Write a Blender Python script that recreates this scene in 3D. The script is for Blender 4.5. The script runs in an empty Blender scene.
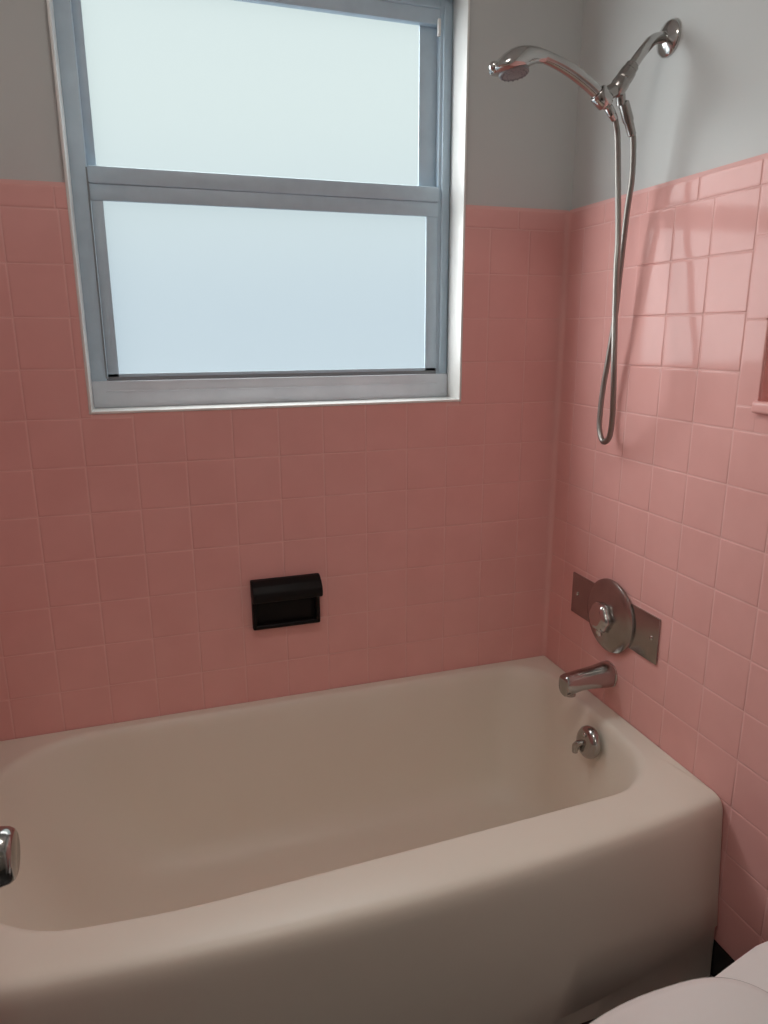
import bpy, bmesh, math, random
from mathutils import Vector, Matrix
random.seed(7)
PI = math.pi
sc = bpy.context.scene
COL = sc.collection

# ------------------------------------------------------------------ helpers
def link(o, parent=None):
    COL.objects.link(o)
    if parent is not None:
        o.parent = parent
    return o

def tag(o, label=None, cat=None, group=None, kind=None):
    if label: o['label'] = label
    if cat: o['category'] = cat
    if group: o['group'] = group
    if kind: o['kind'] = kind
    return o

def empty(name, loc, label, cat, kind=None):
    o = bpy.data.objects.new(name, None)
    o.location = loc
    o.empty_display_size = 0.05
    link(o)
    return tag(o, label, cat, None, kind)

def obj(name, bm, mats, parent=None, smooth=True, angle=40, loc=None):
    me = bpy.data.meshes.new(name)
    bm.normal_update()
    bm.to_mesh(me); bm.free()
    if not isinstance(mats, (list, tuple)): mats = [mats]
    for m in mats: me.materials.append(m)
    o = bpy.data.objects.new(name, me)
    link(o, parent)
    if parent is not None:                       # geometry is written in world space
        o.matrix_parent_inverse = Matrix.Translation(parent.location).inverted()
    if smooth:
        me.shade_smooth()
        me.set_sharp_from_angle(angle=math.radians(angle))
    return o

def box(bm, x0, x1, y0, y1, z0, z1, mat=0, bev=0.0, seg=2):
    t = bmesh.new()
    bmesh.ops.create_cube(t, size=1)
    for v in t.verts:
        v.co = Vector(((x0+x1)/2+v.co.x*(x1-x0), (y0+y1)/2+v.co.y*(y1-y0), (z0+z1)/2+v.co.z*(z1-z0)))
    if bev > 0:
        bmesh.ops.bevel(t, geom=list(t.edges), offset=bev, segments=seg, profile=0.5, affect='EDGES', clamp_overlap=True)
    for f in t.faces: f.material_index = mat
    me = bpy.data.meshes.new('t'); t.to_mesh(me); t.free()
    n0 = len(bm.faces)
    bm.from_mesh(me); bpy.data.meshes.remove(me)
    return bm

def frame_of(d):
    d = d.normalized()
    a = Vector((0, 0, 1)) if abs(d.z) < 0.9 else Vector((1, 0, 0))
    u = d.cross(a).normalized(); v = d.cross(u).normalized()
    return u, v

def ring_loft(bm, rings, mat=0, cap0=True, cap1=True, closed=True):
    vs = [[bm.verts.new(p) for p in r] for r in rings]
    n = len(rings[0])
    fs = []
    for a, b in zip(vs, vs[1:]):
        for i in range(n if closed else n-1):
            j = (i+1) % n
            fs.append(bm.faces.new((a[i], a[j], b[j], b[i])))
    if cap0: fs.append(bm.faces.new(list(reversed(vs[0]))))
    if cap1: fs.append(bm.faces.new(vs[-1]))
    for f in fs: f.material_index = mat
    bmesh.ops.recalc_face_normals(bm, faces=fs)
    return vs

def lathe(bm, o, axis, prof, n=40, mat=0, sx=1.0, cap0=True, cap1=True):
    """prof = list of (distance along axis, radius)"""
    o = Vector(o); axis = Vector(axis).normalized(); u, v = frame_of(axis)
    rings = []
    for d, r in prof:
        rings.append([o + axis*d + (u*math.cos(2*PI*i/n)*sx + v*math.sin(2*PI*i/n))*max(r, 1e-5) for i in range(n)])
    ring_loft(bm, rings, mat, cap0, cap1)

def catmull(pts, k=8):
    pts = [Vector(p) for p in pts]
    P = [pts[0]*2-pts[1]] + pts + [pts[-1]*2-pts[-2]]
    out = []
    for i in range(1, len(P)-2):
        for s in range(k):
            t = s/k
            a, b, c, d = P[i-1], P[i], P[i+1], P[i+2]
            out.append(0.5*((2*b)+(c-a)*t+(2*a-5*b+4*c-d)*t*t+(3*b-a-3*c+d)*t**3))
    out.append(pts[-1])
    return out

def tube(bm, pts, rad, n=16, mat=0, ell=None):
    """rad: number or list; parallel-transport frame. ell: list of (a,b) radii along frame with 'up' hint"""
    pts = [Vector(p) for p in pts]
    m = len(pts)
    tang = [(pts[min(i+1, m-1)]-pts[max(i-1, 0)]).normalized() for i in range(m)]
    u, v = frame_of(tang[0])
    rings = []
    for i in range(m):
        t = tang[i]
        u = (u - t*u.dot(t)).normalized(); v = t.cross(u)
        r = rad if not isinstance(rad, (list, tuple)) else rad[i]
        ra, rb = (r, r) if not isinstance(r, (list, tuple)) else r
        rings.append([pts[i]+u*math.cos(2*PI*k/n)*ra+v*math.sin(2*PI*k/n)*rb for k in range(n)])
    ring_loft(bm, rings, mat)

FILL = (-0.90, -1.0); FILLPOW = 16.5; HALLFILLPOW = 19.0; FILLCOL = (1.0, 0.96, 0.90)  # added ambient fill for the bathroom and the hall
# ------------------------------------------------------------------ materials
def new_mat(name):
    m = bpy.data.materials.new(name); m.use_nodes = True
    nt = m.node_tree
    return m, nt, nt.nodes['Principled BSDF']

def noise_bump(nt, b, scale, strength, dist=0.001, detail=3):
    tc = nt.nodes.new('ShaderNodeTexCoord'); n = nt.nodes.new('ShaderNodeTexNoise')
    n.inputs['Scale'].default_value = scale; n.inputs['Detail'].default_value = detail
    bp = nt.nodes.new('ShaderNodeBump'); bp.inputs['Strength'].default_value = strength
    bp.inputs['Distance'].default_value = dist
    nt.links.new(tc.outputs['Object'], n.inputs['Vector'])
    nt.links.new(n.outputs['Fac'], bp.inputs['Height'])
    nt.links.new(bp.outputs['Normal'], b.inputs['Normal'])
    return n

def noise_colour(nt, b, c0, c1, scale=6, detail=3, lo=0.35, hi=0.65):
    tc = nt.nodes.new('ShaderNodeTexCoord'); n = nt.nodes.new('ShaderNodeTexNoise')
    n.inputs['Scale'].default_value = scale; n.inputs['Detail'].default_value = detail
    r = nt.nodes.new('ShaderNodeValToRGB')
    r.color_ramp.elements[0].position = lo; r.color_ramp.elements[0].color = (*c0, 1)
    r.color_ramp.elements[1].position = hi; r.color_ramp.elements[1].color = (*c1, 1)
    nt.links.new(tc.outputs['Object'], n.inputs['Vector'])
    nt.links.new(n.outputs['Fac'], r.inputs['Fac'])
    nt.links.new(r.outputs['Color'], b.inputs['Base Color'])

def simple(name, col, rough, metal=0.0, spec=0.5, c2=None, cscale=5, bump=None, coat=0.0):
    m, nt, b = new_mat(name)
    b.inputs['Base Color'].default_value = (*col, 1)
    b.inputs['Roughness'].default_value = rough
    b.inputs['Metallic'].default_value = metal
    b.inputs['Specular IOR Level'].default_value = spec
    b.inputs['Coat Weight'].default_value = coat
    if c2: noise_colour(nt, b, col, c2, cscale)
    if bump: noise_bump(nt, b, *bump)
    return m

M_TILE  = simple('pink_glazed_tile', (0.80, 0.435, 0.405), 0.10, spec=0.17, c2=(0.77, 0.41, 0.38), cscale=9, bump=(14, 0.06, 0.002, 1))
M_GROUT = simple('pink_grout', (0.80, 0.47, 0.44), 0.8)
M_BLACKTILE = simple('black_glazed_tile', (0.012, 0.011, 0.012), 0.15)
M_PAINT = simple('wall_paint', (0.590, 0.605, 0.595), 0.55, c2=(0.57, 0.585, 0.575), cscale=3, bump=(160, 0.08, 0.001, 4))
M_CEIL  = simple('ceiling_paint', (0.78, 0.78, 0.76), 0.7)
M_TRIM  = simple('white_gloss_paint', (0.80, 0.80, 0.78), 0.35, c2=(0.74, 0.74, 0.72), cscale=8)
M_TUB   = simple('tub_enamel', (0.80, 0.755, 0.655), 0.40, c2=(0.785, 0.735, 0.635), cscale=4, bump=(9, 0.03, 0.002, 1))
M_CERAM = simple('white_china', (0.80, 0.77, 0.75), 0.10)
M_CHROME = simple('chrome', (0.56, 0.55, 0.535), 0.15, metal=1.0, bump=(60, 0.02, 0.0005, 2))
M_STEEL = simple('worn_chrome_plate', (0.44, 0.42, 0.40), 0.27, metal=1.0, c2=(0.38, 0.36, 0.34), cscale=18)
M_CHROMED = simple('dull_chrome', (0.43, 0.42, 0.405), 0.16, metal=1.0, bump=(60, 0.02, 0.0005, 2))
M_HOSE  = None
M_RUBBER = simple('dark_rubber', (0.05, 0.05, 0.05), 0.6)
M_GREYPL = simple('grey_nozzle_plastic', (0.30, 0.31, 0.32), 0.4)
M_ALU   = simple('aluminium_frame', (0.50, 0.62, 0.71), 0.45, metal=0.0, c2=(0.47, 0.585, 0.675), cscale=30)
M_ALUD  = simple('dark_frame_gasket', (0.22, 0.24, 0.26), 0.6)  # dark grey strips along the lower sash edges
M_SILL  = simple('weathered_sill_frame', (0.66, 0.70, 0.75), 0.55, c2=(0.60, 0.64, 0.69), cscale=14)
M_BLACK = simple('black_ceramic', (0.005, 0.004, 0.004), 0.5, spec=0.22)
M_WOOD  = simple('white_door_paint', (0.66, 0.65, 0.63), 0.4)
M_HALL  = simple('hall_paint', (0.52, 0.49, 0.45), 0.7)

def hose_mat():
    m, nt, b = new_mat('ribbed_steel_hose')
    b.inputs['Base Color'].default_value = (0.34, 0.32, 0.30, 1)
    b.inputs['Metallic'].default_value = 1.0; b.inputs['Roughness'].default_value = 0.42
    return m
M_HOSE = hose_mat()

def floor_mat():
    m, nt, b = new_mat('dark_floor_tile')
    tc = nt.nodes.new('ShaderNodeTexCoord'); br = nt.nodes.new('ShaderNodeTexBrick')
    br.offset = 0.0
    br.inputs['Color1'].default_value = (0.035, 0.032, 0.032, 1); br.inputs['Color2'].default_value = (0.05, 0.045, 0.045, 1)
    br.inputs['Mortar'].default_value = (0.10, 0.09, 0.09, 1)
    br.inputs['Scale'].default_value = 1.0
    br.inputs['Brick Width'].default_value = 0.055; br.inputs['Row Height'].default_value = 0.055
    br.inputs['Mortar Size'].default_value = 0.002
    nt.links.new(tc.outputs['Object'], br.inputs['Vector'])
    nt.links.new(br.outputs['Color'], b.inputs['Base Color'])
    b.inputs['Roughness'].default_value = 0.35
    return m
M_FLOOR = floor_mat()

def pane_mat(name, clear, tint):
    m = bpy.data.materials.new(name); m.use_nodes = True
    nt = m.node_tree; nt.nodes.clear()
    out = nt.nodes.new('ShaderNodeOutputMaterial')
    tr = nt.nodes.new('ShaderNodeBsdfTransparent'); tr.inputs['Color'].default_value = (*tint, 1)
    tl = nt.nodes.new('ShaderNodeBsdfTranslucent'); tl.inputs['Color'].default_value = (0.9*tint[0], 0.9*tint[1], 0.9*tint[2], 1)
    mx = nt.nodes.new('ShaderNodeMixShader')
    tc = nt.nodes.new('ShaderNodeTexCoord'); n = nt.nodes.new('ShaderNodeTexNoise')
    n.inputs['Scale'].default_value = 40; n.inputs['Detail'].default_value = 3
    mr = nt.nodes.new('ShaderNodeMapRange')
    mr.inputs['To Min'].default_value = 1-clear-0.004; mr.inputs['To Max'].default_value = 1-clear+0.004
    nt.links.new(tc.outputs['Object'], n.inputs['Vector'])
    nt.links.new(n.outputs['Fac'], mr.inputs['Value'])
    nt.links.new(mr.outputs['Result'], mx.inputs['Fac'])
    nt.links.new(tr.outputs[0], mx.inputs[1]); nt.links.new(tl.outputs[0], mx.inputs[2])
    nt.links.new(mx.outputs[0], out.inputs['Surface'])
    return m
M_PANE = pane_mat('frosted_glass', 0.965, (0.96, 0.985, 1.0))

# ------------------------------------------------------------------ tile walls
S, SR = 0.1095, 0.1079               # tile pitch across and up
Z0 = 1.600                           # joint under the cap row
ZCAP = 1.653
PAINT = 0.018                        # plaster sits behind the mortar-set tile
def L(k): return Z0 - SR*k

def mapper(kind):
    if kind == 'back':  return (lambda u, z, d: Vector((-u, d, z))), Vector((0, -1, 0))
    if kind == 'right': return (lambda u, z, d: Vector((d, -u, z))), Vector((-1, 0, 0))
    if kind == 'left':  return (lambda u, z, d: Vector((-1.530-d, -u, z))), Vector((1, 0, 0))

def tile(bm, fn, nrm, u0, u1, z0, z1, mat, gap=0.0006, top_round=False, lean=0.0):
    u0 += gap; u1 -= gap; z0 += gap; z1 -= gap
    if u1-u0 < 0.006 or z1-z0 < 0.006: return
    su = random.uniform(-1, 1)*0.0022+lean; sz = random.uniform(-1, 1)*0.0022
    cu, cz = (u0+u1)/2, (z0+z1)/2
    prof = [(0.0, 0.006), (0.0002, 0.0016), (0.0008, 0.0006), (0.0018, 0.00015), (0.0030, 0.0), (0.0050, 0.0)]
    mn = min(u1-u0, z1-z0)/2*0.9
    rings = []
    for ins, d in prof:
        ins = min(ins, mn)
        r = []
        for a, b in ((u0+ins, z0+ins), (u1-ins, z0+ins), (u1-ins, z1-ins), (u0+ins, z1-ins)):
            dd = d + (0 if ins == 0 else (a-(u1 if lean else cu))*su+(b-cz)*sz)
            if top_round and b > cz: dd += 0.004*max(0, 1-ins/0.004) if ins > 0 else 0
            r.append(bm.verts.new(fn(a, b, dd)))
        rings.append(r)
    fs = []
    for A, B in zip(rings, rings[1:]):
        for i in range(4):
            j = (i+1) % 4
            fs.append(bm.faces.new((A[i], A[j], B[j], B[i])))
    fs.append(bm.faces.new(rings[-1]))
    fs[-1].normal_update()
    if fs[-1].normal.dot(nrm) < 0:
        for f in fs: f.normal_flip()
    for f in fs: f.material_index = mat; f.smooth = True

def bullnose(bm, fn, nrm, u0, u1, z0, z1, mat, gap=0.0006):
    u0 += gap; u1 -= gap; z0 += gap
    if u1-u0 < 0.006: return
    R_ = 0.013
    prof = [(z0, 0.006), (z0+0.0003, 0.0016), (z0+0.0010, 0.0005), (z0+0.0022, 0.0), (z0+0.006, 0.0), (z1-R_-0.006, 0.0)]
    prof += [(z1-R_+R_*math.sin(PI/2*i/7), R_-R_*math.cos(PI/2*i/7)) for i in range(8)] + [(z1, PAINT+0.004)]
    cols = []
    for u, dd in ((u0, 0.005), (u0+0.0002, 0.0012), (u0+0.0010, 0.0003), (u0+0.0025, 0.0), (u0+0.005, 0.0), (u1-0.005, 0.0), (u1-0.0025, 0.0), (u1-0.0010, 0.0003), (u1-0.0002, 0.0012), (u1, 0.005)):
        cols.append([bm.verts.new(fn(u, z, d+dd)) for z, d in prof])
    fs = []
    for A, B in zip(cols, cols[1:]):
        for i in range(len(prof)-1):
            fs.append(bm.faces.new((A[i], B[i], B[i+1], A[i+1])))
    ref = fs[4*(len(prof)-1)+4]; ref.normal_update()
    if ref.normal.dot(nrm) < 0:
        for f in fs: f.normal_flip()
    for f in fs: f.material_index = mat; f.smooth = True

def cut(rect, hole):
    """rect minus hole -> list of rects (u0,u1,z0,z1)"""
    u0, u1, z0, z1 = rect; a, b, c, d = hole
    if u1 <= a+1e-6 or u0 >= b-1e-6 or z1 <= c+1e-6 or z0 >= d-1e-6: return [rect]
    out = []
    if z0 < c: out.append((u0, u1, z0, c))
    if z1 > d: out.append((u0, u1, d, z1))
    zz0, zz1 = max(z0, c), min(z1, d)
    if u0 < a: out.append((u0, a, zz0, zz1))
    if u1 > b: out.append((b, u1, zz0, zz1))
    return out

def slab(bm, fn, u0, u1, z0, z1, d0, d1, mat):
    c = [fn(u, z, d) for d in (d0, d1) for u, z in ((u0, z0), (u1, z0), (u1, z1), (u0, z1))]
    v = [bm.verts.new(p) for p in c]
    fs = [bm.faces.new([v[i] for i in q]) for q in ((0, 1, 2, 3), (7, 6, 5, 4), (0, 4, 5, 1), (1, 5, 6, 2), (2, 6, 7, 3), (3, 7, 4, 0))]
    for f in fs: f.material_index = mat
    bmesh.ops.recalc_face_normals(bm, faces=fs)

CEIL = 2.44
REAR = -1.86
WIN = (0.295, 1.180, 1.183, 2.126)             # window opening on the back wall (u = -x)
NICHE = (0.6213, 0.985, L(4), 1.515)

def tiled_wall(kind, vjoints, zlow, uend, holes, caps, slabholes, merge_under=None):
    fn, nrm = mapper(kind)
    bm = bmesh.new()
    for k in range(0, 14):
        z1, z0 = L(k), L(k+1)
        if z1 <= zlow+0.012: continue
        z0 = max(z0, zlow)
        for a, b in zip(vjoints, vjoints[1:]):
            zz1, zz0 = z1, z0
            if merge_under and a < merge_under[1]-0.02 and b > merge_under[0]+0.02:
                if k == 4: zz1 = merge_under[2]
                if k == 3 : 
                    rs = []
                    for h in [(merge_under[0], merge_under[1], -1, 5)]:
                        rs = cut((a, b, z0, z1), h)
                    for r in rs:
                        tile(bm, fn, nrm, *r, 0)
                    continue
            rects = [(a, b, zz0, zz1)]
            if merge_under and k == 4 and zz1 != z1 and (a < merge_under[0] or b > merge_under[1]):
                rects = [(a, b, z0, z1)]
            for h in holes:
                rects = [q for r in rects for q in cut(r, h)]
            # one column of the shower wall was set slightly out of plane
            ln = 0.032 if kind == 'right' and k < 3 and abs(a-0.2928) < 0.003 else 0.0
            for r in rects: tile(bm, fn, nrm, *r, 0, lean=ln)
    for a, b in zip(caps, caps[1:]):
        rects = [(a, b, Z0, ZCAP)]
        for h in holes: rects = [q for r in rects for q in cut(r, h)]
        for r in rects: bullnose(bm, fn, nrm, *r, 0)
    # grout bed behind the tiles, then the plastered wall body
    bed = [(vjoints[0], uend, zlow, ZCAP-0.001)]
    body = [(-0.12, uend+0.0, 0.0, ZCAP-0.004)]
    upper = [(-0.12, uend+0.0, ZCAP-0.004, CEIL+0.1)]
    for h in slabholes:
        bed = [q for r in bed for q in cut(r, h)]
        body = [q for r in body for q in cut(r, h)]
        upper = [q for r in upper for q in cut(r, h)]
    for r in bed: slab(bm, fn, *r, 0.0008, 0.0062, 1)
    for r in body: slab(bm, fn, *r, 0.006, 0.13, 2)
    for r in upper: slab(bm, fn, *r, PAINT, 0.13, 2)
    if kind == 'right':                      # coved inside corner with the back wall
        q = 0.013
        lo = [bm.verts.new((-q + (q)*math.sin(PI/2*i/6), -q + q*math.cos(PI/2*i/6), 0.405)) for i in range(7)]
        hi = [bm.verts.new((v.co.x, v.co.y, ZCAP-0.006)) for v in lo]
        for i in range(6):
            f = bm.faces.new((lo[i], lo[i+1], hi[i+1], hi[i])); f.normal_update(); f.material_index = 0; f.smooth = True
            if f.normal.x+f.normal.y > 0: f.normal_flip()
    return bm

bm = tiled_wall('back', [S*k for k in range(0, 15)], 0.30, 1.53, [WIN], [0.0]+[0.143+0.1524*k for k in range(-0, 10)], [(WIN[0]-0.006, WIN[1]+0.006, WIN[2]-0.006, WIN[3]+0.006)], merge_under=WIN)
wb = obj('wall_back', bm, [M_TILE, M_GROUT, M_PAINT], smooth=False)
tag(wb, 'pink tiled wall with window, grey paint above the tile line', 'wall', kind='structure')

vj = [0.0, 0.0738] + [0.1833+S*k for k in range(0, 16)]
bm = tiled_wall('right', vj, L(14), 1.86, [NICHE], [0.0]+[0.155*k for k in range(1, 13)], [(0.668, 0.938, 1.215, 1.468)])
wr = obj('wall_right', bm, [M_TILE, M_GROUT, M_PAINT], smooth=False)
tag(wr, 'pink tiled wall carrying the shower and tub faucet, pale paint above', 'wall', kind='structure')

bm = tiled_wall('left', vj, L(14), 1.86, [], [0.0]+[0.155*k for k in range(1, 13)], [])
wl = obj('wall_left', bm, [M_TILE, M_GROUT, M_PAINT], smooth=False)
tag(wl, 'pink tiled wall at the left end of the tub', 'wall', kind='structure')

# black cove base under the pink tile
bm = bmesh.new()
fn, nrm = mapper('right')
for a, b in zip(vj[7:], vj[8:]):
    tile(bm, fn, nrm, a, b, 0.0, L(14), 0)
slab(bm, fn, vj[7], 1.86, 0.0, L(14)-0.001, 0.0012, 0.0062, 0)
o = obj('baseboard_right', bm, M_BLACKTILE, smooth=False)
tag(o, 'black tile base along the floor beside the tub', 'baseboard', kind='structure')

# recessed ceramic niche in the right wall
def niche():
    bm = bmesh.new()
    fn, nrm = mapper('right')
    a0, a1, c0, c1 = NICHE; b0, b1, d0, d1 = 0.668, 0.938, 1.215, 1.468
    for z0, z1 in ((c0, d0), (d0, 1.371), (1.371, c1)):
        tile(bm, fn, nrm, a0, b0+0.005, z0, z1, 0)
        tile(bm, fn, nrm, b1-0.005, a1, z0, z1, 0)
    um = (b0+b1)/2
    for u0, u1 in ((b0, um), (um, b1)):
        tile(bm, fn, nrm, u0, u1, c0, d0, 0)
        tile(bm, fn, nrm, u0, u1, d1, c1, 0)
    slab(bm, fn, a0, b0, c0, c1, 0.0006, 0.0060, 1); slab(bm, fn, b1, a1, c0, c1, 0.0006, 0.0060, 1)
    slab(bm, fn, b0, b1, c0, d0, 0.0006, 0.0060, 1); slab(bm, fn, b0, b1, d1, c1, 0.0006, 0.0060, 1)
    # the recess: four linings and a back
    t = 0.012; dep = 0.085
    slab(bm, fn, b0-0.002, b0+0.006, d0, d1, 0.0055, dep, 0); slab(bm, fn, b1-0.006, b1+0.002, d0, d1, 0.0055, dep, 0)
    slab(bm, fn, b0, b1, d1-t, d1+0.002, 0.002, dep, 0)
    slab(bm, fn, b0-0.002, b1+0.002, d0-0.002, d1+0.002, dep-0.001, dep+0.01, 0)
    box(bm, -0.011, dep, -b1-0.001, -b0+0.001, d0-0.010, d0+t, 0, 0.005, 3)
    return bm
o = obj('trim_1', niche(), [M_TILE, M_GROUT], smooth=True, angle=85)
tag(o, 'pink ceramic recessed niche set in the tiled wall', 'niche', kind='structure')

# rear wall with the doorway the picture was taken from, ceiling, floor and the hall behind
bm = bmesh.new()
DX0, DX1, DH = -1.262, -0.52, 2.03
box(bm, -1.66, DX0, REAR-0.12, REAR, 0, CEIL+0.1); box(bm, DX1, 0.13, REAR-0.12, REAR, 0, CEIL+0.1)
box(bm, DX0, DX1, REAR-0.12, REAR, DH, CEIL+0.1)
o = obj('wall_front', bm, M_PAINT, smooth=False); tag(o, 'painted wall around the open doorway', 'wall', kind='structure')
bm = bmesh.new(); box(bm, -1.66, 0.13, REAR-1.6, 0.13, -0.08, 0.0)
o = obj('floor', bm, M_FLOOR, smooth=False); tag(o, 'dark small tiled bathroom floor', 'floor', kind='structure')
bm = bmesh.new(); box(bm, -1.66, 0.13, REAR-0.12, 0.13, CEIL, CEIL+0.1)
o = obj('ceiling', bm, M_CEIL, smooth=False); tag(o, 'white painted bathroom ceiling', 'ceiling', kind='structure')
bm = bmesh.new()
box(bm, -1.66, -1.54, REAR-1.6, REAR-0.12, 0, CEIL); box(bm, 0.01, 0.13, REAR-1.6, REAR-0.12, 0, CEIL)
box(bm, -1.66, 0.13, REAR-1.72, REAR-1.6, 0, CEIL+0.1)
box(bm, -1.66, 0.13, REAR-1.6, REAR-0.12, CEIL, CEIL+0.1)
o = obj('wall_hall', bm, M_HALL, smooth=False); tag(o, 'dim beige hall walls beyond the doorway', 'wall', kind='structure')

# ------------------------------------------------------------------ window
W = empty('window_1', (-0.7375, 0.095, 1.19), 'aluminium two-sash window with frosted glass above the tub', 'window', 'structure')
u0, u1, z0, z1 = WIN
X0, X1 = -u1, -u0
# white reveal lining: sill and jambs
bm = bmesh.new(); box(bm, X0-0.001, X1+0.001, -0.002, 0.082, z0-0.006, z0, 0, 0.0015)
obj('sill', bm, M_TRIM, W)
bm = bmesh.new()
for a_, b_ in ((X0-0.006, X0), (X1, X1+0.006)):
    box(bm, a_, b_, -0.002, 0.082, z0-0.006, z1+0.006, 0, 0.0015)
box(bm, X0, X1, 0.0165, 0.082, z1, z1+0.006, 0, 0.0015)
obj('jamb', bm, M_TRIM, W)
# outer aluminium frame
FY0, FY1 = 0.082, 0.130
bm = bmesh.new()
box(bm, X0, -1.146, FY0, FY1, z0, z1, 0, 0.002); box(bm, -0.326, X1, FY0+0.004, FY1, z0, z1, 0, 0.002)
box(bm, -0.3185, -0.3135, FY0-0.003, FY0+0.006, 1.25, 2.10, 0, 0.001)
box(bm, -1.146, -0.326, FY0+0.004, 0.1055, 2.062, z1, 0, 0.002)
box(bm, -1.146, -0.326, 0.1055, FY1, 2.076, z1, 0, 0.002)
box(bm, -1.146, -0.326, FY0, FY0+0.006, 2.095, 2.101, 0, 0.001)
obj('window_frame', bm, M_ALU, W)
bm = bmesh.new()
box(bm, X0, X1, FY0-0.004, FY1, z0, 1.2445, 0, 0.003)
box(bm, X0+0.03, X1-0.03, FY0-0.006, FY0, 1.218, 1.223, 0, 0.001)
obj('sill_rail', bm, M_SILL, W)
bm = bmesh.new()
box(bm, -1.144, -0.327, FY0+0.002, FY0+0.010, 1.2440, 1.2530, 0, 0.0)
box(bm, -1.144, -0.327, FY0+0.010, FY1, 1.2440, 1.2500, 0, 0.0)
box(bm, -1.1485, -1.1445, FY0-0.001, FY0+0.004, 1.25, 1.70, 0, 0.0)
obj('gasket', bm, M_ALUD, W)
# lower sash, nearer the room
bm = bmesh.new()
box(bm, -1.144, -1.119, 0.086, 0.0910, 1.250, 1.700, 0, 0.001); box(bm, -0.357, -0.326, 0.086, 0.0910, 1.250, 1.700, 0, 0.001)
box(bm, -1.144, -1.132, 0.091, 0.116, 1.250, 1.700, 0, 0.001); box(bm, -0.342, -0.326, 0.091, 0.116, 1.250, 1.700, 0, 0.001)
box(bm, -1.144, -0.326, 0.086, 0.0910, 1.250, 1.2605, 0, 0.001)
box(bm, -1.144, -0.326, 0.091, 0.116, 1.250, 1.254, 0, 0.001)
box(bm, -1.146, -0.326, 0.083, 0.0915, 1.634, 1.668, 0, 0.002)
box(bm, -1.146, -0.326, 0.0915, 0.116, 1.648, 1.668, 0, 0.002)
box(bm, -1.146, -0.326, 0.078, 0.116, 1.668, 1.704, 0, 0.005)
ls = obj('lower_sash', bm, M_ALU, W)
bm = bmesh.new(); box(bm, -1.122, -0.354, 0.0880, 0.0915, 1.258, 1.638)
obj('pane', bm, M_PANE, ls)
bm = bmesh.new()
box(bm, -1.146, -1.127, 0.104, 0.1092, 1.695, 2.065, 0, 0.001); box(bm, -0.372, -0.326, 0.104, 0.1092, 1.695, 2.065, 0, 0.001)
box(bm, -1.146, -1.138, 0.109, 0.128, 1.695, 2.075, 0, 0.001); box(bm, -0.350, -0.326, 0.109, 0.128, 1.695, 2.075, 0, 0.001)
us = obj('upper_sash', bm, M_ALU, W)
bm = bmesh.new(); box(bm, -1.134, -0.366, 0.1060, 0.1095, 1.69, 2.075)
obj('pane', bm, M_PANE, us)
bm = bmesh.new(); box(bm, -0.336, -0.329, 0.074, 0.084, 2.035, 2.072, 0, 0.002)
lt = obj('latch', bm, M_TRIM, W); lt['label'] = 'white window latch strip'

# ------------------------------------------------------------------ bathtub
def rrect(x0, x1, yf, yb, r, bowf, z, ns=26, na=12):
    """closed outline from the front-left corner; r = radii (fl, fr, br, bl); bowf(x) pushes the front out"""
    pts = []
    def arc(cx, cy, rad, a0, a1):
        for i in range(na): 
            a = a0+(a1-a0)*i/(na-1)
            pts.append([cx+rad*math.cos(a), cy+rad*math.sin(a)])
    def seg(ax, ay, bx, by):
        for i in range(1, ns): pts.append([ax+(bx-ax)*i/ns, ay+(by-ay)*i/ns])
    fl, fr, br, bl = r
    arc(x0+fl, yf+fl, fl, PI, 1.5*PI); seg(x0+fl, yf, x1-fr, yf)
    arc(x1-fr, yf+fr, fr, 1.5*PI, 2*PI); seg(x1, yf+fr, x1, yb-br)
    arc(x1-br, yb-br, br, 0, 0.5*PI); seg(x1-br, yb, x0+bl, yb)
    arc(x0+bl, yb-bl, bl, 0.5*PI, PI); seg(x0, yb-bl, x0, yf+fl)
    out = []
    for x, y in pts:
        w = max(0.0, min(1.0, (yb-y)/(yb-yf)))
        zz = z(x, y) if callable(z) else z
        out.append(Vector((x, y-bowf(x)*w, zz)))
    return out

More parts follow.
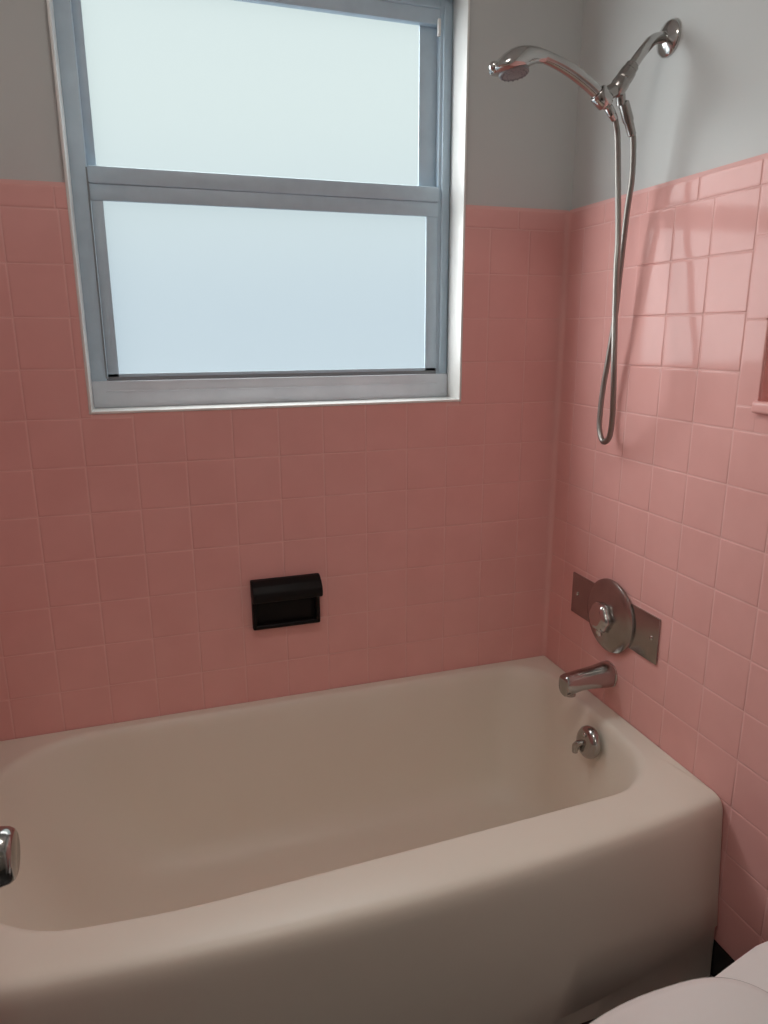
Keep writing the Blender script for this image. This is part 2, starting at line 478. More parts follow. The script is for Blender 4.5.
def bow(a, c=-0.77, h=0.77):
    return lambda x: a*max(0.0, 1-((x-c)/h)**2)
def inner_bow(a):
    return lambda x: a*max(0.0, min(1.0, (-x-0.10)/0.9))**0.8 if x > -1.0 else a*(1-0.9*max(0.0, min(1.0, (-x-1.08)/0.36))**1.3)
RIM = 0.420
TX0, TX1, TB = -1.528, -0.0015, -0.0015
T = empty('bathtub', (-0.765, -0.38, 0.0), 'almond enamelled built-in bathtub below the window', 'bathtub')
def tub():
    bm = bmesh.new()
    R = []
    s = 0.006
    toe = lambda x, y: 0.035 + 0.095*min(1.0, abs((x+0.77)/0.77))**3.0
    def o_(yf, a, z, c=0.012, dx=0.0):
        R.append(rrect(TX0+dx, TX1-dx, yf, TB, (c, c, s, s), bow(a), z))
    o_(-0.7370, 0.012, 0.001, 0.004)
    o_(-0.7330, 0.014, lambda x, y: toe(x, y)-0.004, 0.004)
    o_(-0.7385, 0.029, lambda x, y: toe(x, y)+0.005, 0.004)
    o_(-0.7310, 0.040, 0.20, 0.004)
    o_(-0.7205, 0.050, 0.330, 0.004)
    o_(-0.7175, 0.053, 0.365, 0.004)
    o_(-0.7160, 0.054, 0.385, 0.005)
    o_(-0.7140, 0.054, 0.399, 0.004, 0.000)
    o_(-0.7095, 0.054, 0.4095, 0.004, 0.000)
    o_(-0.7020, 0.054, 0.4165, 0.005, 0.0002)
    o_(-0.6920, 0.053, 0.4194, 0.005, 0.0004)
    o_(-0.6800, 0.052, RIM, 0.006, 0.0006)
    # rim plateau to the basin edge
    def i_(x0, x1, yf, yb, r, a, z):
        R.append(rrect(x0, x1, yf, yb, r, inner_bow(a), z))
    i_(-1.462, -0.043, -0.626, -0.022, (0.215, 0.150, 0.10, 0.20), 0.038, RIM)
    i_(-1.455, -0.049, -0.621, -0.026, (0.215, 0.150, 0.10, 0.20), 0.038, RIM-0.0015)
    i_(-1.448, -0.055, -0.616, -0.031, (0.215, 0.150, 0.10, 0.20), 0.037, RIM-0.006)
    i_(-1.442, -0.060, -0.612, -0.036, (0.213, 0.150, 0.10, 0.20), 0.036, RIM-0.014)
    i_(-1.434, -0.0655, -0.608, -0.041, (0.211, 0.150, 0.105, 0.20), 0.036, RIM-0.028)
    i_(-1.405, -0.0755, -0.600, -0.053, (0.18, 0.150, 0.115, 0.19), 0.034, RIM-0.080)
    i_(-1.360, -0.094, -0.590, -0.068, (0.18, 0.150, 0.125, 0.18), 0.030, RIM-0.160)
    i_(-1.300, -0.110, -0.576, -0.086, (0.17, 0.150, 0.13, 0.17), 0.025, RIM-0.245)
    i_(-1.255, -0.122, -0.562, -0.102, (0.16, 0.145, 0.13, 0.16), 0.02, RIM-0.295)
    i_(-1.215, -0.136, -0.545, -0.120, (0.15, 0.13, 0.12, 0.15), 0.016, RIM-0.325)
    i_(-1.170, -0.158, -0.520, -0.147, (0.13, 0.115, 0.11, 0.13), 0.012, RIM-0.345)
    i_(-1.120, -0.190, -0.488, -0.178, (0.11, 0.10, 0.09, 0.11), 0.008, RIM-0.353)
    i_(-0.95, -0.33, -0.40, -0.27, (0.05, 0.05, 0.05, 0.05), 0.0, RIM-0.357)
    ring_loft(bm, R, 0, cap0=True, cap1=True)
    return bm
o = obj('tub_shell', tub(), M_TUB, T, angle=60)
# overflow plate on the faucet-end wall of the basin
ax = Vector((-1, 0, 0.16)).normalized()
OC = Vector((-0.0865, -0.370, 0.366))
bm = bmesh.new()
lathe(bm, OC, ax, [(-0.004, 0.038), (0.004, 0.040), (0.011, 0.0385), (0.017, 0.033), (0.020, 0.025), (0.0212, 0.013), (0.0215, 0.0)], 48, cap0=True, cap1=False)
ov = obj('overflow_plate', bm, M_CHROMED, T); ov['label'] = 'round chrome overflow plate'
bm = bmesh.new()
c = OC+ax*0.022
tube(bm, [c+Vector((0.002, 0.002, -0.002)), c+Vector((-0.008, 0.006, -0.004)), c+Vector((-0.012, 0.011, -0.014)), c+Vector((-0.011, 0.013, -0.032))], [0.0070, 0.0084, 0.0086, 0.0072], 12)
obj('trip_lever', bm, M_CHROMED, ov)
bm = bmesh.new()
lathe(bm, OC+ax*0.0195+Vector((0, 0.0, 0.020)), ax, [(-0.002, 0.0055), (0.0005, 0.0055), (0.002, 0.004), (0.0024, 0.0)], 16, cap1=False)
obj('screw', bm, M_CHROME, ov)

# ------------------------------------------------------------------ tub spout
SP = empty('tub_spout', (0, -0.310, 0.505), 'chrome tub spout on the tiled wall just under the valve', 'faucet')
def spout():
    bm = bmesh.new()
    rings = []
    n = 32
    #      x,     zc,    ry,    rz_up, rz_dn
    P = [(0.0015, 0.508, 0.0285, 0.030, 0.030), (-0.004, 0.508, 0.0300, 0.0315, 0.0315), (-0.012, 0.508, 0.0305, 0.032, 0.0315),
         (-0.026, 0.507, 0.0290, 0.0305, 0.030), (-0.045, 0.506, 0.0265, 0.0285, 0.027), (-0.070, 0.5045, 0.0245, 0.0275, 0.0245),
         (-0.092, 0.503, 0.0235, 0.0275, 0.0240), (-0.106, 0.502, 0.0235, 0.0260, 0.0260), (-0.120, 0.501, 0.0232, 0.0250, 0.0290),
         (-0.131, 0.500, 0.0230, 0.0255, 0.0300), (-0.1385, 0.499, 0.0218, 0.0235, 0.0290), (-0.1410, 0.499, 0.0180, 0.0190, 0.0250)]
    for x, zc, ry, ru, rd in P:
        r = []
        for i in range(n):
            a = 2*PI*i/n; cs, sn = math.cos(a), math.sin(a)
            e = 0.82
            r.append(Vector((x*0.96, -0.310+ry*math.copysign(abs(cs)**e, cs), zc+(ru if sn > 0 else rd)*math.copysign(abs(sn)**e, sn))))
        rings.append(r)
    ring_loft(bm, rings, 0)
    return bm
obj('spout_body', spout(), M_CHROMED, SP)
bm = bmesh.new(); lathe(bm, (-0.114, -0.310, 0.4720), (0, 0, -1), [(-0.006, 0.015), (0.003, 0.015), (0.003, 0.0115), (-0.003, 0.0115), (-0.003, 0.0)], 28, cap1=False)
obj('outlet_ring', bm, M_STEEL, SP)
bm = bmesh.new(); lathe(bm, (0.0008, -0.310, 0.508), (-1, 0, 0), [(0, 0.0335), (0.003, 0.0335), (0.005, 0.031), (0.005, 0.0)], 36, cap1=False)
obj('wall_flange', bm, M_CHROME, SP)

# ------------------------------------------------------------------ shower valve
VC = Vector((0, -0.303, 0.664))
V = empty('shower_valve', tuple(VC), 'round chrome shower valve with a rectangular remodel plate on the tile', 'shower valve')
bm = bmesh.new(); box(bm, -0.0045, 0.0005, -0.478, -0.127, 0.610, 0.722, 0, 0.0018, 2)
pl = obj('cover_plate', bm, M_STEEL, V)
for yy in (-0.455, -0.150):
    bm = bmesh.new(); lathe(bm, (-0.0040, yy, 0.668), (-1, 0, 0), [(0, 0.0055), (0.0012, 0.0055), (0.0026, 0.004), (0.003, 0.0)], 18, cap1=False)
    obj('screw', bm, M_CHROME, pl)
bm = bmesh.new()
lathe(bm, (-0.0040, VC.y, VC.z), (-1, 0, 0), [(0, 0.092), (0.003, 0.0935), (0.007, 0.0925), (0.010, 0.088), (0.0125, 0.075), (0.0165, 0.055), (0.021, 0.040), (0.023, 0.032), (0.023, 0.0)], 72, cap1=False)
obj('escutcheon', bm, M_STEEL, V)
def handle():
    bm = bmesh.new()
    n = 60; rings = []
    for d, r, lob in ((0.020, 0.026, 0), (0.024, 0.0265, 0), (0.026, 0.031, 0.02), (0.030, 0.0355, 0.05), (0.036, 0.0370, 0.06), (0.042, 0.0360, 0.05), (0.047, 0.0320, 0.04), (0.0505, 0.0250, 0.02), (0.0525, 0.016, 0), (0.0515, 0.012, 0), (0.0515, 0.0005, 0)):
        rr = []
        for i in range(n):
            a = 2*PI*i/n
            q = r*(1+lob*math.cos(6*a))
            rr.append(Vector((-d, VC.y+q*math.cos(a), VC.z+q*math.sin(a))))
        rings.append(rr)
    ring_loft(bm, rings, 0)
    return bm
hd = obj('valve_handle', handle(), M_CHROME, V, angle=50)
bm = bmesh.new()
tube(bm, catmull([VC+Vector((-0.036, 0.0, -0.016)), VC+Vector((-0.040, -0.004, -0.034)), VC+Vector((-0.036, -0.007, -0.048))], 5), [0.009]*6+[0.0085, 0.0078, 0.007, 0.006, 0.004], 14)
obj('lever', bm, M_CHROME, hd)

# ------------------------------------------------------------------ shower arm with bracket
YA = -0.335
A = empty('shower_fixture', (0.018, YA, 1.936), 'bent chrome shower arm high on the pale wall, with bracket for the hand shower', 'shower arm')
bm = bmesh.new()
lathe(bm, (0.0185, -0.316, 1.934), (-1, 0, 0), [(0, 0.034), (0.004, 0.0345), (0.007, 0.033), (0.010, 0.029), (0.015, 0.019), (0.018, 0.013), (0.0185, 0.0)], 44, cap1=False)
obj('wall_flange', bm, M_CHROME, A)
bm = bmesh.new()
tube(bm, catmull([(0.010, -0.316, 1.934), (-0.010, -0.318, 1.932), (-0.030, -0.323, 1.923), (-0.050, -0.330, 1.905), (-0.068, YA, 1.886), (-0.086, YA, 1.862)], 6), 0.0107, 20)
obj('arm_pipe', bm, M_CHROME, A)
d = Vector((-0.55, 0, -0.78)).normalized()
bm = bmesh.new()
p = Vector((-0.080, YA, 1.8705))
lathe(bm, p, d, [(0, 0.0125), (0.002, 0.0138), (0.012, 0.0138), (0.014, 0.0155), (0.026, 0.0165), (0.034, 0.0165), (0.038, 0.0145), (0.044, 0.0135), (0.046, 0.0)], 12, cap1=False)
obj('swivel_nut', bm, M_STEEL, A, angle=25)
bm = bmesh.new()
p2 = p+d*0.040
lathe(bm, p2-d*0.006, d, [(0, 0.012), (0.004, 0.0165), (0.014, 0.0175), (0.026, 0.0165), (0.032, 0.012), (0.034, 0.0)], 28, cap1=False)
# hose outlet nipple pointing down and a little back, and arm towards the cradle
tube(bm, [p2+d*0.012, p2+d*0.012+Vector((0.010, 0.006, -0.012)), p2+d*0.012+Vector((0.016, 0.010, -0.028))], [0.010, 0.0098, 0.0096], 18)
HX = Vector((-0.147, YA, 1.8055))          # cradle centre
hax = Vector((-0.80, 0, 0.60)).normalized()
tube(bm, [p2+d*0.010, (p2+d*0.010)*0.5+HX*0.5, HX], [0.0135, 0.0135, 0.0145], 20)
br = obj('diverter_bracket', bm, M_STEEL, A)
bm = bmesh.new()
lathe(bm, HX-hax*0.014, hax, [(0, 0.0145), (0.0, 0.0168), (0.002, 0.0182), (0.026, 0.0190), (0.028, 0.0175), (0.028, 0.0145)], 32, cap0=False, cap1=False)
obj('cradle', bm, M_CHROME, br)

# ------------------------------------------------------------------ hand shower and hose
HS = empty('hand_shower', (-0.155, YA, 1.80), 'chrome hand shower clipped to the arm, its metal hose hanging in a loop', 'hand shower')
def wand():
    bm = bmesh.new()
    pts = catmull([(-0.131, YA, 1.7935), (-0.150, YA, 1.8075), (-0.175, YA, 1.824), (-0.210, YA, 1.842), (-0.245, YA, 1.8555), (-0.278, YA, 1.8645), (-0.290, YA, 1.8655), (-0.300, YA, 1.8655)], 6)
    m = len(pts); rad = []
    for i in range(m):
        t = i/(m-1)
        rad.append((0.0118+0.0016*math.sin(min(1, t*1.6)*PI), 0.0115+0.0012*math.sin(min(1, t*1.6)*PI)) if t < 0.75 else (0.0122, 0.0118))
    tube(bm, pts, rad, 22)
    return bm
obj('wand_handle', wand(), M_CHROME, HS)
def head():
    bm = bmesh.new(); rings = []; n = 36
    for x, zt, zb, hy in ((-0.282, 1.8765, 1.8535, 0.0122), (-0.296, 1.8790, 1.8530, 0.0135), (-0.308, 1.8795, 1.8470, 0.0185), (-0.320, 1.8790, 1.8400, 0.0260), (-0.332, 1.8770, 1.8345, 0.0325),
                          (-0.345, 1.8735, 1.8310, 0.0365), (-0.358, 1.8680, 1.8290, 0.0380), (-0.368, 1.8610, 1.8280, 0.0365), (-0.377, 1.8530, 1.8280, 0.0325), (-0.384, 1.8450, 1.8290, 0.0260), (-0.389, 1.8385, 1.8305, 0.0170), (-0.391, 1.8350, 1.8325, 0.0080)):
        c = zb + (zt-zb)*(0.5 if x > -0.30 else 0.30)
        r = []
        for i in range(n):
            a = 2*PI*i/n; cs, sn = math.cos(a), math.sin(a)
            r.append(Vector((x, YA+hy*math.copysign(abs(cs)**0.85, cs), c+((zt-c) if sn > 0 else (c-zb))*math.copysign(abs(sn)**(0.95 if sn > 0 else 0.8), sn))))
        rings.append(r)
    ring_loft(bm, rings)
    return bm
sh = obj('shower_head', head(), M_CHROME, HS, angle=60)
hn = Vector((0.10, -0.12, -1.0)).normalized()      # the spray face looks down
HC = Vector((-0.345, YA, 1.8315))
bm = bmesh.new()
lathe(bm, HC, hn, [(-0.008, 0.0270), (0.000, 0.0290), (0.003, 0.0285), (0.0045, 0.026), (0.0035, 0.021), (0.0045, 0.018), (0.006, 0.012), (0.0065, 0.0)], 40, cap1=False)
fu, fv = frame_of(hn)
for rr, nn in ((0.0235, 16), (0.0145, 10)):
    for i in range(nn):
        a = 2*PI*i/nn
        q = HC+hn*0.003+(fu*math.cos(a)+fv*math.sin(a))*rr
        lathe(bm, q, hn, [(0, 0.0018), (0.0035, 0.0015), (0.0037, 0.0)], 8, cap1=False)
obj('spray_face', bm, M_GREYPL, sh)
bm = bmesh.new()
lathe(bm, (-0.3845, YA, 1.8365), (-0.8, -0.25, 0.1), [(0, 0.010), (0.006, 0.0098), (0.010, 0.008), (0.0125, 0.004), (0.013, 0.0)], 20, cap1=False)
obj('spray_dial', bm, M_CHROME, sh)
# hose: from under the handle down to the loop and back up to the diverter outlet
HA = [(-0.1335, -0.3360, 1.7920), (-0.1180, -0.3340, 1.7788), (-0.1071, -0.3310, 1.7601), (-0.0989, -0.3280, 1.7335), (-0.0890, -0.3250, 1.659), (-0.0880, -0.3380, 1.551), (-0.0950, -0.3500, 1.488), (-0.1000, -0.3640, 1.386), (-0.1060, -0.3800, 1.300), (-0.0985, -0.3760, 1.2283), (-0.0737, -0.3450, 1.1668), (-0.0520, -0.3100, 1.1185)]
HB = [(-0.0430, -0.2800, 1.0985), (-0.0400, -0.2590, 1.1080), (-0.0370, -0.2450, 1.144), (-0.0350, -0.2470, 1.218), (-0.0360, -0.2620, 1.297), (-0.0385, -0.2790, 1.388), (-0.0430, -0.2920, 1.494), (-0.0480, -0.3070, 1.601), (-0.0499, -0.3180, 1.668), (-0.0600, -0.3260, 1.7367), (-0.0712, -0.3270, 1.7694), (-0.0826, -0.3260, 1.7948), (-0.090, -0.3258, 1.806)]
def hose():
    bm = bmesh.new()
    pts = catmull(HA+HB, 40)
    # even arc-length steps, ribbed
    out = [pts[0]]; acc = 0; step = 0.0016
    for a, b in zip(pts, pts[1:]):
        l = (b-a).length
        while acc+l >= step:
            t = (step-acc)/l
            a = a+(b-a)*t; l = (b-a).length; acc = 0
            out.append(a)
        acc += l
    rad = [0.0060 if i % 2 else 0.0066 for i in range(len(out))]
    tube(bm, out, rad, 12)
    return bm
obj('hose', hose(), M_HOSE, HS, angle=80)
def nut(p, q, r):
    bm = bmesh.new(); p = Vector(p); q = Vector(q); l = (q-p).length
    lathe(bm, p, q-p, [(0, r*0.8), (0.002, r), (l*0.55, r*1.02), (l*0.6, r*0.86), (l-0.002, r*0.78), (l, r*0.6)], 20)
    return bm
obj('hose_nut', nut((-0.1320, -0.3358, 1.7910), (-0.1110, -0.3322, 1.7680), 0.0086), M_CHROME, HS)
obj('hose_nut', nut((-0.0895, -0.3258, 1.8055), (-0.0625, -0.3262, 1.7440), 0.0108), M_STEEL, HS)

# ------------------------------------------------------------------ black soap dish
SD = empty('soap_dish', (-0.764, 0, 0.685), 'black ceramic soap holder with overhanging lip on the pink wall', 'soap dish')
def prism(bm, prof, x0, x1, bev=0.0):
    t = bmesh.new()
    r0 = [t.verts.new((x0, y, z)) for y, z in prof]; r1 = [t.verts.new((x1, y, z)) for y, z in prof]
    n = len(prof)
    for i in range(n): t.faces.new((r0[i], r0[(i+1) % n], r1[(i+1) % n], r1[i]))
    t.faces.new(r0); t.faces.new(list(reversed(r1)))
    bmesh.ops.recalc_face_normals(t, faces=list(t.faces))
    if bev: bmesh.ops.bevel(t, geom=list(t.edges), offset=bev, segments=3, profile=0.5, affect='EDGES', clamp_overlap=True)
    me = bpy.data.meshes.new('t'); t.to_mesh(me); t.free(); bm.from_mesh(me); bpy.data.meshes.remove(me)
bm = bmesh.new()
box(bm, -0.853, -0.680, -0.006, 0.001, 0.622, 0.752, 0, 0.003, 2)
box(bm, -0.853, -0.842, -0.018, 0.0, 0.622, 0.735, 0, 0.004, 3); box(bm, -0.691, -0.680, -0.018, 0.0, 0.622, 0.735, 0, 0.004, 3)
box(bm, -0.853, -0.680, -0.018, 0.0, 0.622, 0.634, 0, 0.004, 3)
obj('back_plate', bm, M_BLACK, SD)
bm = bmesh.new()
prism(bm, [(0.0, 0.753), (-0.012, 0.752), (-0.030, 0.742), (-0.043, 0.728), (-0.046, 0.716), (-0.043, 0.704), (-0.034, 0.700), (-0.022, 0.703), (-0.008, 0.706), (0.0, 0.706)], -0.854, -0.6775, 0.003)
obj('lip', bm, M_BLACK, SD, angle=50)

# ------------------------------------------------------------------ toilet
TY = -1.226
TO = empty('toilet', (-0.40, TY, 0.0), 'white toilet with closed lid standing in front of the tub', 'toilet')
def egg(x_back, x_front, hw, z, n=64, px=0.5, back_pow=3.4):
    """plan outline: rounded-square towards the wall, round towards the front"""
    xc = x_back+(x_front-x_back)*px
    pts = []
    for i in range(n):
        a = 2*PI*i/n; c, s_ = math.cos(a), math.sin(a)
        if c > 0:  e = 2.0/back_pow; x = xc+(x_back-xc)*abs(c)**e; y = hw*math.copysign(abs(s_)**e, s_)
        else:      x = xc+(x_front-xc)*abs(c); y = hw*s_
        pts.append(Vector((x, TY+y, z)))
    return pts
bm = bmesh.new()
R = [egg(-0.27, -0.735, 0.178, 0.4185, px=0.36), egg(-0.268, -0.739, 0.1815, 0.4215, px=0.36), egg(-0.267, -0.741, 0.183, 0.4265, px=0.36), egg(-0.267, -0.741, 0.183, 0.4315, px=0.36),
     egg(-0.268, -0.739, 0.1815, 0.4360, px=0.36), egg(-0.272, -0.734, 0.177, 0.4395, px=0.36), egg(-0.282, -0.722, 0.167, 0.4420, px=0.36), egg(-0.31, -0.69, 0.14, 0.4440, px=0.36), egg(-0.38, -0.58, 0.07, 0.4455, px=0.4)]
ring_loft(bm, R); obj('lid', bm, M_CERAM, TO, angle=60)
bm = bmesh.new()
R = [egg(-0.285, -0.728, 0.172, 0.4105, px=0.36), egg(-0.283, -0.733, 0.177, 0.4130, px=0.36), egg(-0.283, -0.735, 0.179, 0.4150, px=0.36), egg(-0.284, -0.732, 0.176, 0.4165, px=0.36), egg(-0.29, -0.72, 0.168, 0.4184, px=0.36)]
ring_loft(bm, R); obj('seat', bm, M_CERAM, TO, angle=60)
for s_ in (-1, 1):
    bm = bmesh.new(); tube(bm, [(-0.262, TY+s_*0.075-0.022, 0.416), (-0.262, TY+s_*0.075+0.022, 0.416)], 0.010, 16)
    box(bm, -0.275, -0.249, TY+s_*0.075-0.016, TY+s_*0.075+0.016, 0.405, 0.416, 0, 0.003)
    obj('hinge', bm, M_CERAM, TO)
def bowl():
    bm = bmesh.new(); R = []
    def sec(xb, xf, hw, z, hb, n=72):
        """hw = half width at the bowl, hb = half width of the deck under the tank"""
        pts = []
        for q in egg(xb, xf, 1.0, z, n, 0.55, 5.0):
            y = q.y-TY
            t = max(0.0, min(1.0, (q.x+0.41)/0.24)); t = t*t*(3-2*t)
            pts.append(Vector((q.x, TY+y*(hw*(1-t)+hb*t), z)))
        return pts
    R.append(sec(-0.10, -0.52, 0.105, 0.0, 0.115)); R.append(sec(-0.10, -0.52, 0.105, 0.03, 0.115))
    R.append(sec(-0.11, -0.50, 0.095, 0.06, 0.10)); R.append(sec(-0.10, -0.53, 0.10, 0.16, 0.10))
    R.append(sec(-0.08, -0.62, 0.130, 0.25, 0.13)); R.append(sec(-0.04, -0.69, 0.158, 0.32, 0.195))
    R.append(sec(-0.018, -0.715, 0.170, 0.365, 0.222)); R.append(sec(-0.015, -0.722, 0.175, 0.392, 0.227)); R.append(sec(-0.018, -0.718, 0.172, 0.406, 0.224))
    R.append(sec(-0.03, -0.705, 0.16, 0.410, 0.21))
    ring_loft(bm, R)
    return bm
obj('bowl', bowl(), M_CERAM, TO, angle=60)
bm = bmesh.new()
R = []
for z, x0, hw, r in ((0.408, -0.160, 0.180, 0.03), (0.42, -0.172, 0.195, 0.035), (0.46, -0.184, 0.208, 0.035), (0.60, -0.194, 0.218, 0.035), (0.725, -0.200, 0.224, 0.035)):
    R.append(rrect(x0, -0.012, TY-hw, TY+hw, (r, 0.01, 0.01, r), lambda x: 0.0, z, 8, 8))
ring_loft(bm, R); obj('tank', bm, M_CERAM, TO, angle=50)
bm = bmesh.new(); R = []
for z, g in ((0.7255, -0.004), (0.728, 0.006), (0.735, 0.010), (0.752, 0.010), (0.760, 0.006), (0.764, -0.004)):
    R.append(rrect(-0.205-g, -0.008, TY-0.226-g, TY+0.226+g, (0.036, 0.01, 0.01, 0.036), lambda x: 0.0, z, 8, 8))
ring_loft(bm, R); obj('tank_lid', bm, M_CERAM, TO, angle=50)
bm = bmesh.new()
lathe(bm, (-0.2005, TY+0.155, 0.675), (-1, 0, 0), [(0, 0.014), (0.006, 0.013), (0.012, 0.009), (0.018, 0.008), (0.018, 0.0)], 20, cap1=False)
tube(bm, [(-0.216, TY+0.155, 0.675), (-0.220, TY+0.120, 0.671), (-0.222, TY+0.080, 0.664)], [0.0065, 0.006, 0.005], 12)
obj('flush_lever', bm, M_CHROME, TO)

# ------------------------------------------------------------------ open door with its knob
DO = empty('door_1', (-1.268, -1.83, 0.0), 'white bathroom door swung open, its chrome knob at the left edge', 'door', 'structure')
bm = bmesh.new()
box(bm, -1.303, -1.268, -1.80, -1.045, 0.012, 2.015, 0, 0.002)
obj('door_panel', bm, M_WOOD, DO)
KY, KZ = -1.0995, 0.9085
bm = bmesh.new()
lathe(bm, (-1.2665, KY, KZ), (1, 0, 0), [(0, 0.030), (0.003, 0.031), (0.006, 0.028), (0.009, 0.018), (0.012, 0.0125), (0.024, 0.0115), (0.028, 0.0140), (0.033, 0.0205), (0.039, 0.0240), (0.046, 0.0250), (0.0560, 0.0246), (0.0625, 0.0234), (0.0660, 0.0212), (0.0675, 0.0185), (0.0675, 0.0)], 48, cap1=False)
kn = obj('door_knob', bm, M_CHROMED, DO, angle=35); kn['label'] = 'polished chrome door knob'

# ------------------------------------------------------------------ light
M_FILL, nt_, b_ = new_mat('fill_glow')
b_.inputs['Base Color'].default_value = (0.8, 0.8, 0.78, 1)
b_.inputs['Emission Color'].default_value = (*FILLCOL, 1); b_.inputs['Emission Strength'].default_value = FILLPOW
M_FILL2 = M_FILL.copy(); M_FILL2.name = 'hall_fill_glow'
M_FILL2.node_tree.nodes['Principled BSDF'].inputs['Emission Strength'].default_value = HALLFILLPOW
def added_fill_light(x, y, mat, label):
    c = empty('added_fill_light', (x, y, CEIL), label, 'ceiling light')
    bm = bmesh.new(); lathe(bm, (x, y, CEIL+0.001), (0, 0, -1), [(0, 0.165), (0.022, 0.165), (0.026, 0.160), (0.026, 0.0)], 48, cap1=False)
    obj('fill_base', bm, M_TRIM, c)
    bm = bmesh.new(); lathe(bm, (x, y, CEIL-0.025), (0, 0, -1), [(0, 0.155), (0.02, 0.150), (0.045, 0.125), (0.062, 0.080), (0.070, 0.03), (0.071, 0.0)], 48, cap1=False)
    obj('fill_dome', bm, mat, c)
added_fill_light(FILL[0], FILL[1], M_FILL, 'added fill light, an unseen dome on the bathroom ceiling')  # out of view, added to lift the bathroom's ambient level
added_fill_light(-0.95, -2.75, M_FILL2, 'added fill light, an unseen dome on the hall ceiling')  # out of view, added to brighten the tub apron through the doorway

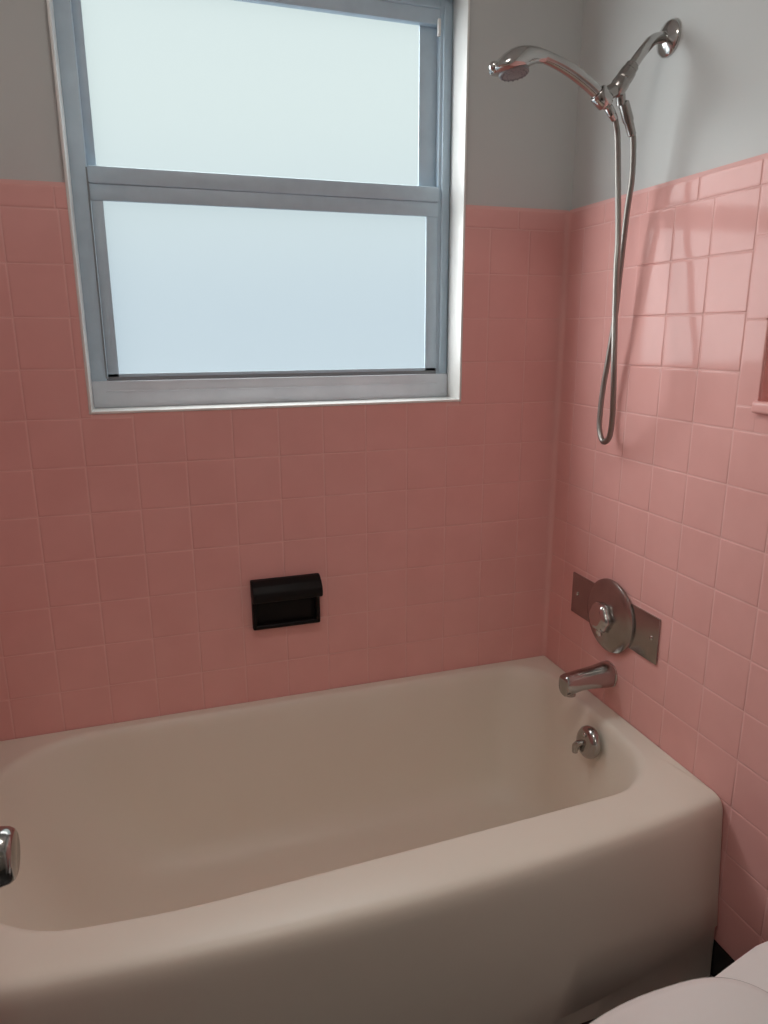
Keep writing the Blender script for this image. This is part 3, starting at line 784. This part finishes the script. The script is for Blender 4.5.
def world():
    w = bpy.data.worlds.new('hazy_sky'); sc.world = w; w.use_nodes = True
    nt = w.node_tree; nt.nodes.clear()
    N = lambda t: nt.nodes.new(t)
    out = N('ShaderNodeOutputWorld'); bg = N('ShaderNodeBackground')
    tc = N('ShaderNodeTexCoord'); nm = N('ShaderNodeVectorMath'); nm.operation = 'NORMALIZE'
    nt.links.new(tc.outputs['Generated'], nm.inputs[0])
    sep = N('ShaderNodeSeparateXYZ'); nt.links.new(nm.outputs[0], sep.inputs[0])
    # base: overcast horizon
    ramp = N('ShaderNodeMapRange'); ramp.inputs['From Min'].default_value = 0.0; ramp.inputs['From Max'].default_value = 0.30
    ramp.interpolation_type = 'SMOOTHSTEP'
    nt.links.new(sep.outputs['Z'], ramp.inputs['Value'])
    mixc = N('ShaderNodeMix'); mixc.data_type = 'RGBA'
    nt.links.new(ramp.outputs['Result'], mixc.inputs['Factor'])
    mixc.inputs['A'].default_value = (*HORIZON_LO, 1); mixc.inputs['B'].default_value = (*HORIZON_HI, 1)
    # bright high sky
    zen = N('ShaderNodeMapRange'); zen.interpolation_type = 'SMOOTHSTEP'
    zen.inputs['From Min'].default_value = 0.40; zen.inputs['From Max'].default_value = 0.75
    zen.inputs['To Min'].default_value = 0.0; zen.inputs['To Max'].default_value = ZENITH
    nt.links.new(sep.outputs['Z'], zen.inputs['Value'])
    # bright hazy sun side, off to the left of the window
    dv = Vector(SUNSIDE).normalized()
    dot = N('ShaderNodeVectorMath'); dot.operation = 'DOT_PRODUCT'; dot.inputs[1].default_value = dv
    nt.links.new(nm.outputs[0], dot.inputs[0])
    lobe = N('ShaderNodeMapRange'); lobe.interpolation_type = 'SMOOTHSTEP'
    lobe.inputs['From Min'].default_value = 0.62; lobe.inputs['From Max'].default_value = 0.92
    lobe.inputs['To Min'].default_value = 0.0; lobe.inputs['To Max'].default_value = SUNGLOW
    nt.links.new(dot.outputs['Value'], lobe.inputs['Value'])
    add = N('ShaderNodeMath'); add.operation = 'ADD'
    nt.links.new(zen.outputs['Result'], add.inputs[0]); nt.links.new(lobe.outputs['Result'], add.inputs[1])
    sky = N('ShaderNodeVectorMath'); sky.operation = 'SCALE'; sky.inputs[0].default_value = SKYCOL
    nt.links.new(add.outputs[0], sky.inputs['Scale'])
    tot = N('ShaderNodeVectorMath'); tot.operation = 'ADD'
    nt.links.new(mixc.outputs['Result'], tot.inputs[0]); nt.links.new(sky.outputs[0], tot.inputs[1])
    nt.links.new(tot.outputs[0], bg.inputs['Color'])
    nt.links.new(bg.outputs[0], out.inputs['Surface'])
    w.cycles.sampling_method = 'MANUAL'; w.cycles.sample_map_resolution = 512
HORIZON_LO = (0.51, 0.60, 0.65); HORIZON_HI = (0.67, 0.75, 0.72)
ZENITH = 5.0; SUNGLOW = 6.3; SUNSIDE = (-0.86, 0.42, 0.30); SKYCOL = (1.0, 0.99, 0.96)
world()
pl_ = bpy.data.lights.new('window_portal', 'AREA'); pl_.shape = 'RECTANGLE'; pl_.size = 0.84; pl_.size_y = 0.86
pl_.cycles.is_portal = True
po = bpy.data.objects.new('window_portal', pl_); po.location = (-0.7375, 0.134, 1.655); po.rotation_euler = (-PI/2, 0, 0); link(po)

# ------------------------------------------------------------------ camera
f_px = 711.894
yaw, pit, rol = -0.31518545, -0.24574656, 0.0037217
cy, sy = math.cos(yaw), math.sin(yaw); cp, sp = math.cos(pit), math.sin(pit); cr, sr = math.cos(rol), math.sin(rol)
Mr = Matrix(((cy, -sy, 0), (sy, cy, 0), (0, 0, 1))) @ Matrix(((1, 0, 0), (0, cp, -sp), (0, sp, cp))) @ Matrix(((cr, 0, sr), (0, 1, 0), (-sr, 0, cr)))
right, fwd, up = Mr.col[0], Mr.col[1], Mr.col[2]
cam = bpy.data.cameras.new('camera'); cam.sensor_fit = 'HORIZONTAL'; cam.sensor_width = 36; cam.lens = f_px*36/768
cam.clip_start = 0.02
co = bpy.data.objects.new('camera', cam); link(co)
mw = Matrix.Identity(4)
for i in range(3):
    mw[i][0] = right[i]; mw[i][1] = up[i]; mw[i][2] = -fwd[i]
mw[0][3], mw[1][3], mw[2][3] = -1.05659, -1.70580, 1.349
co.matrix_world = mw
sc.camera = co
vs = sc.view_settings
vs.view_transform = 'Standard'; vs.look = 'None'; vs.exposure = 0.0; vs.gamma = 1.0; vs.use_curve_mapping = False
cy_ = sc.cycles
cy_.max_bounces = 14; cy_.diffuse_bounces = 8; cy_.glossy_bounces = 6; cy_.transmission_bounces = 8; cy_.transparent_max_bounces = 12
cy_.use_denoising = True
cy_.sample_clamp_indirect = 6.0
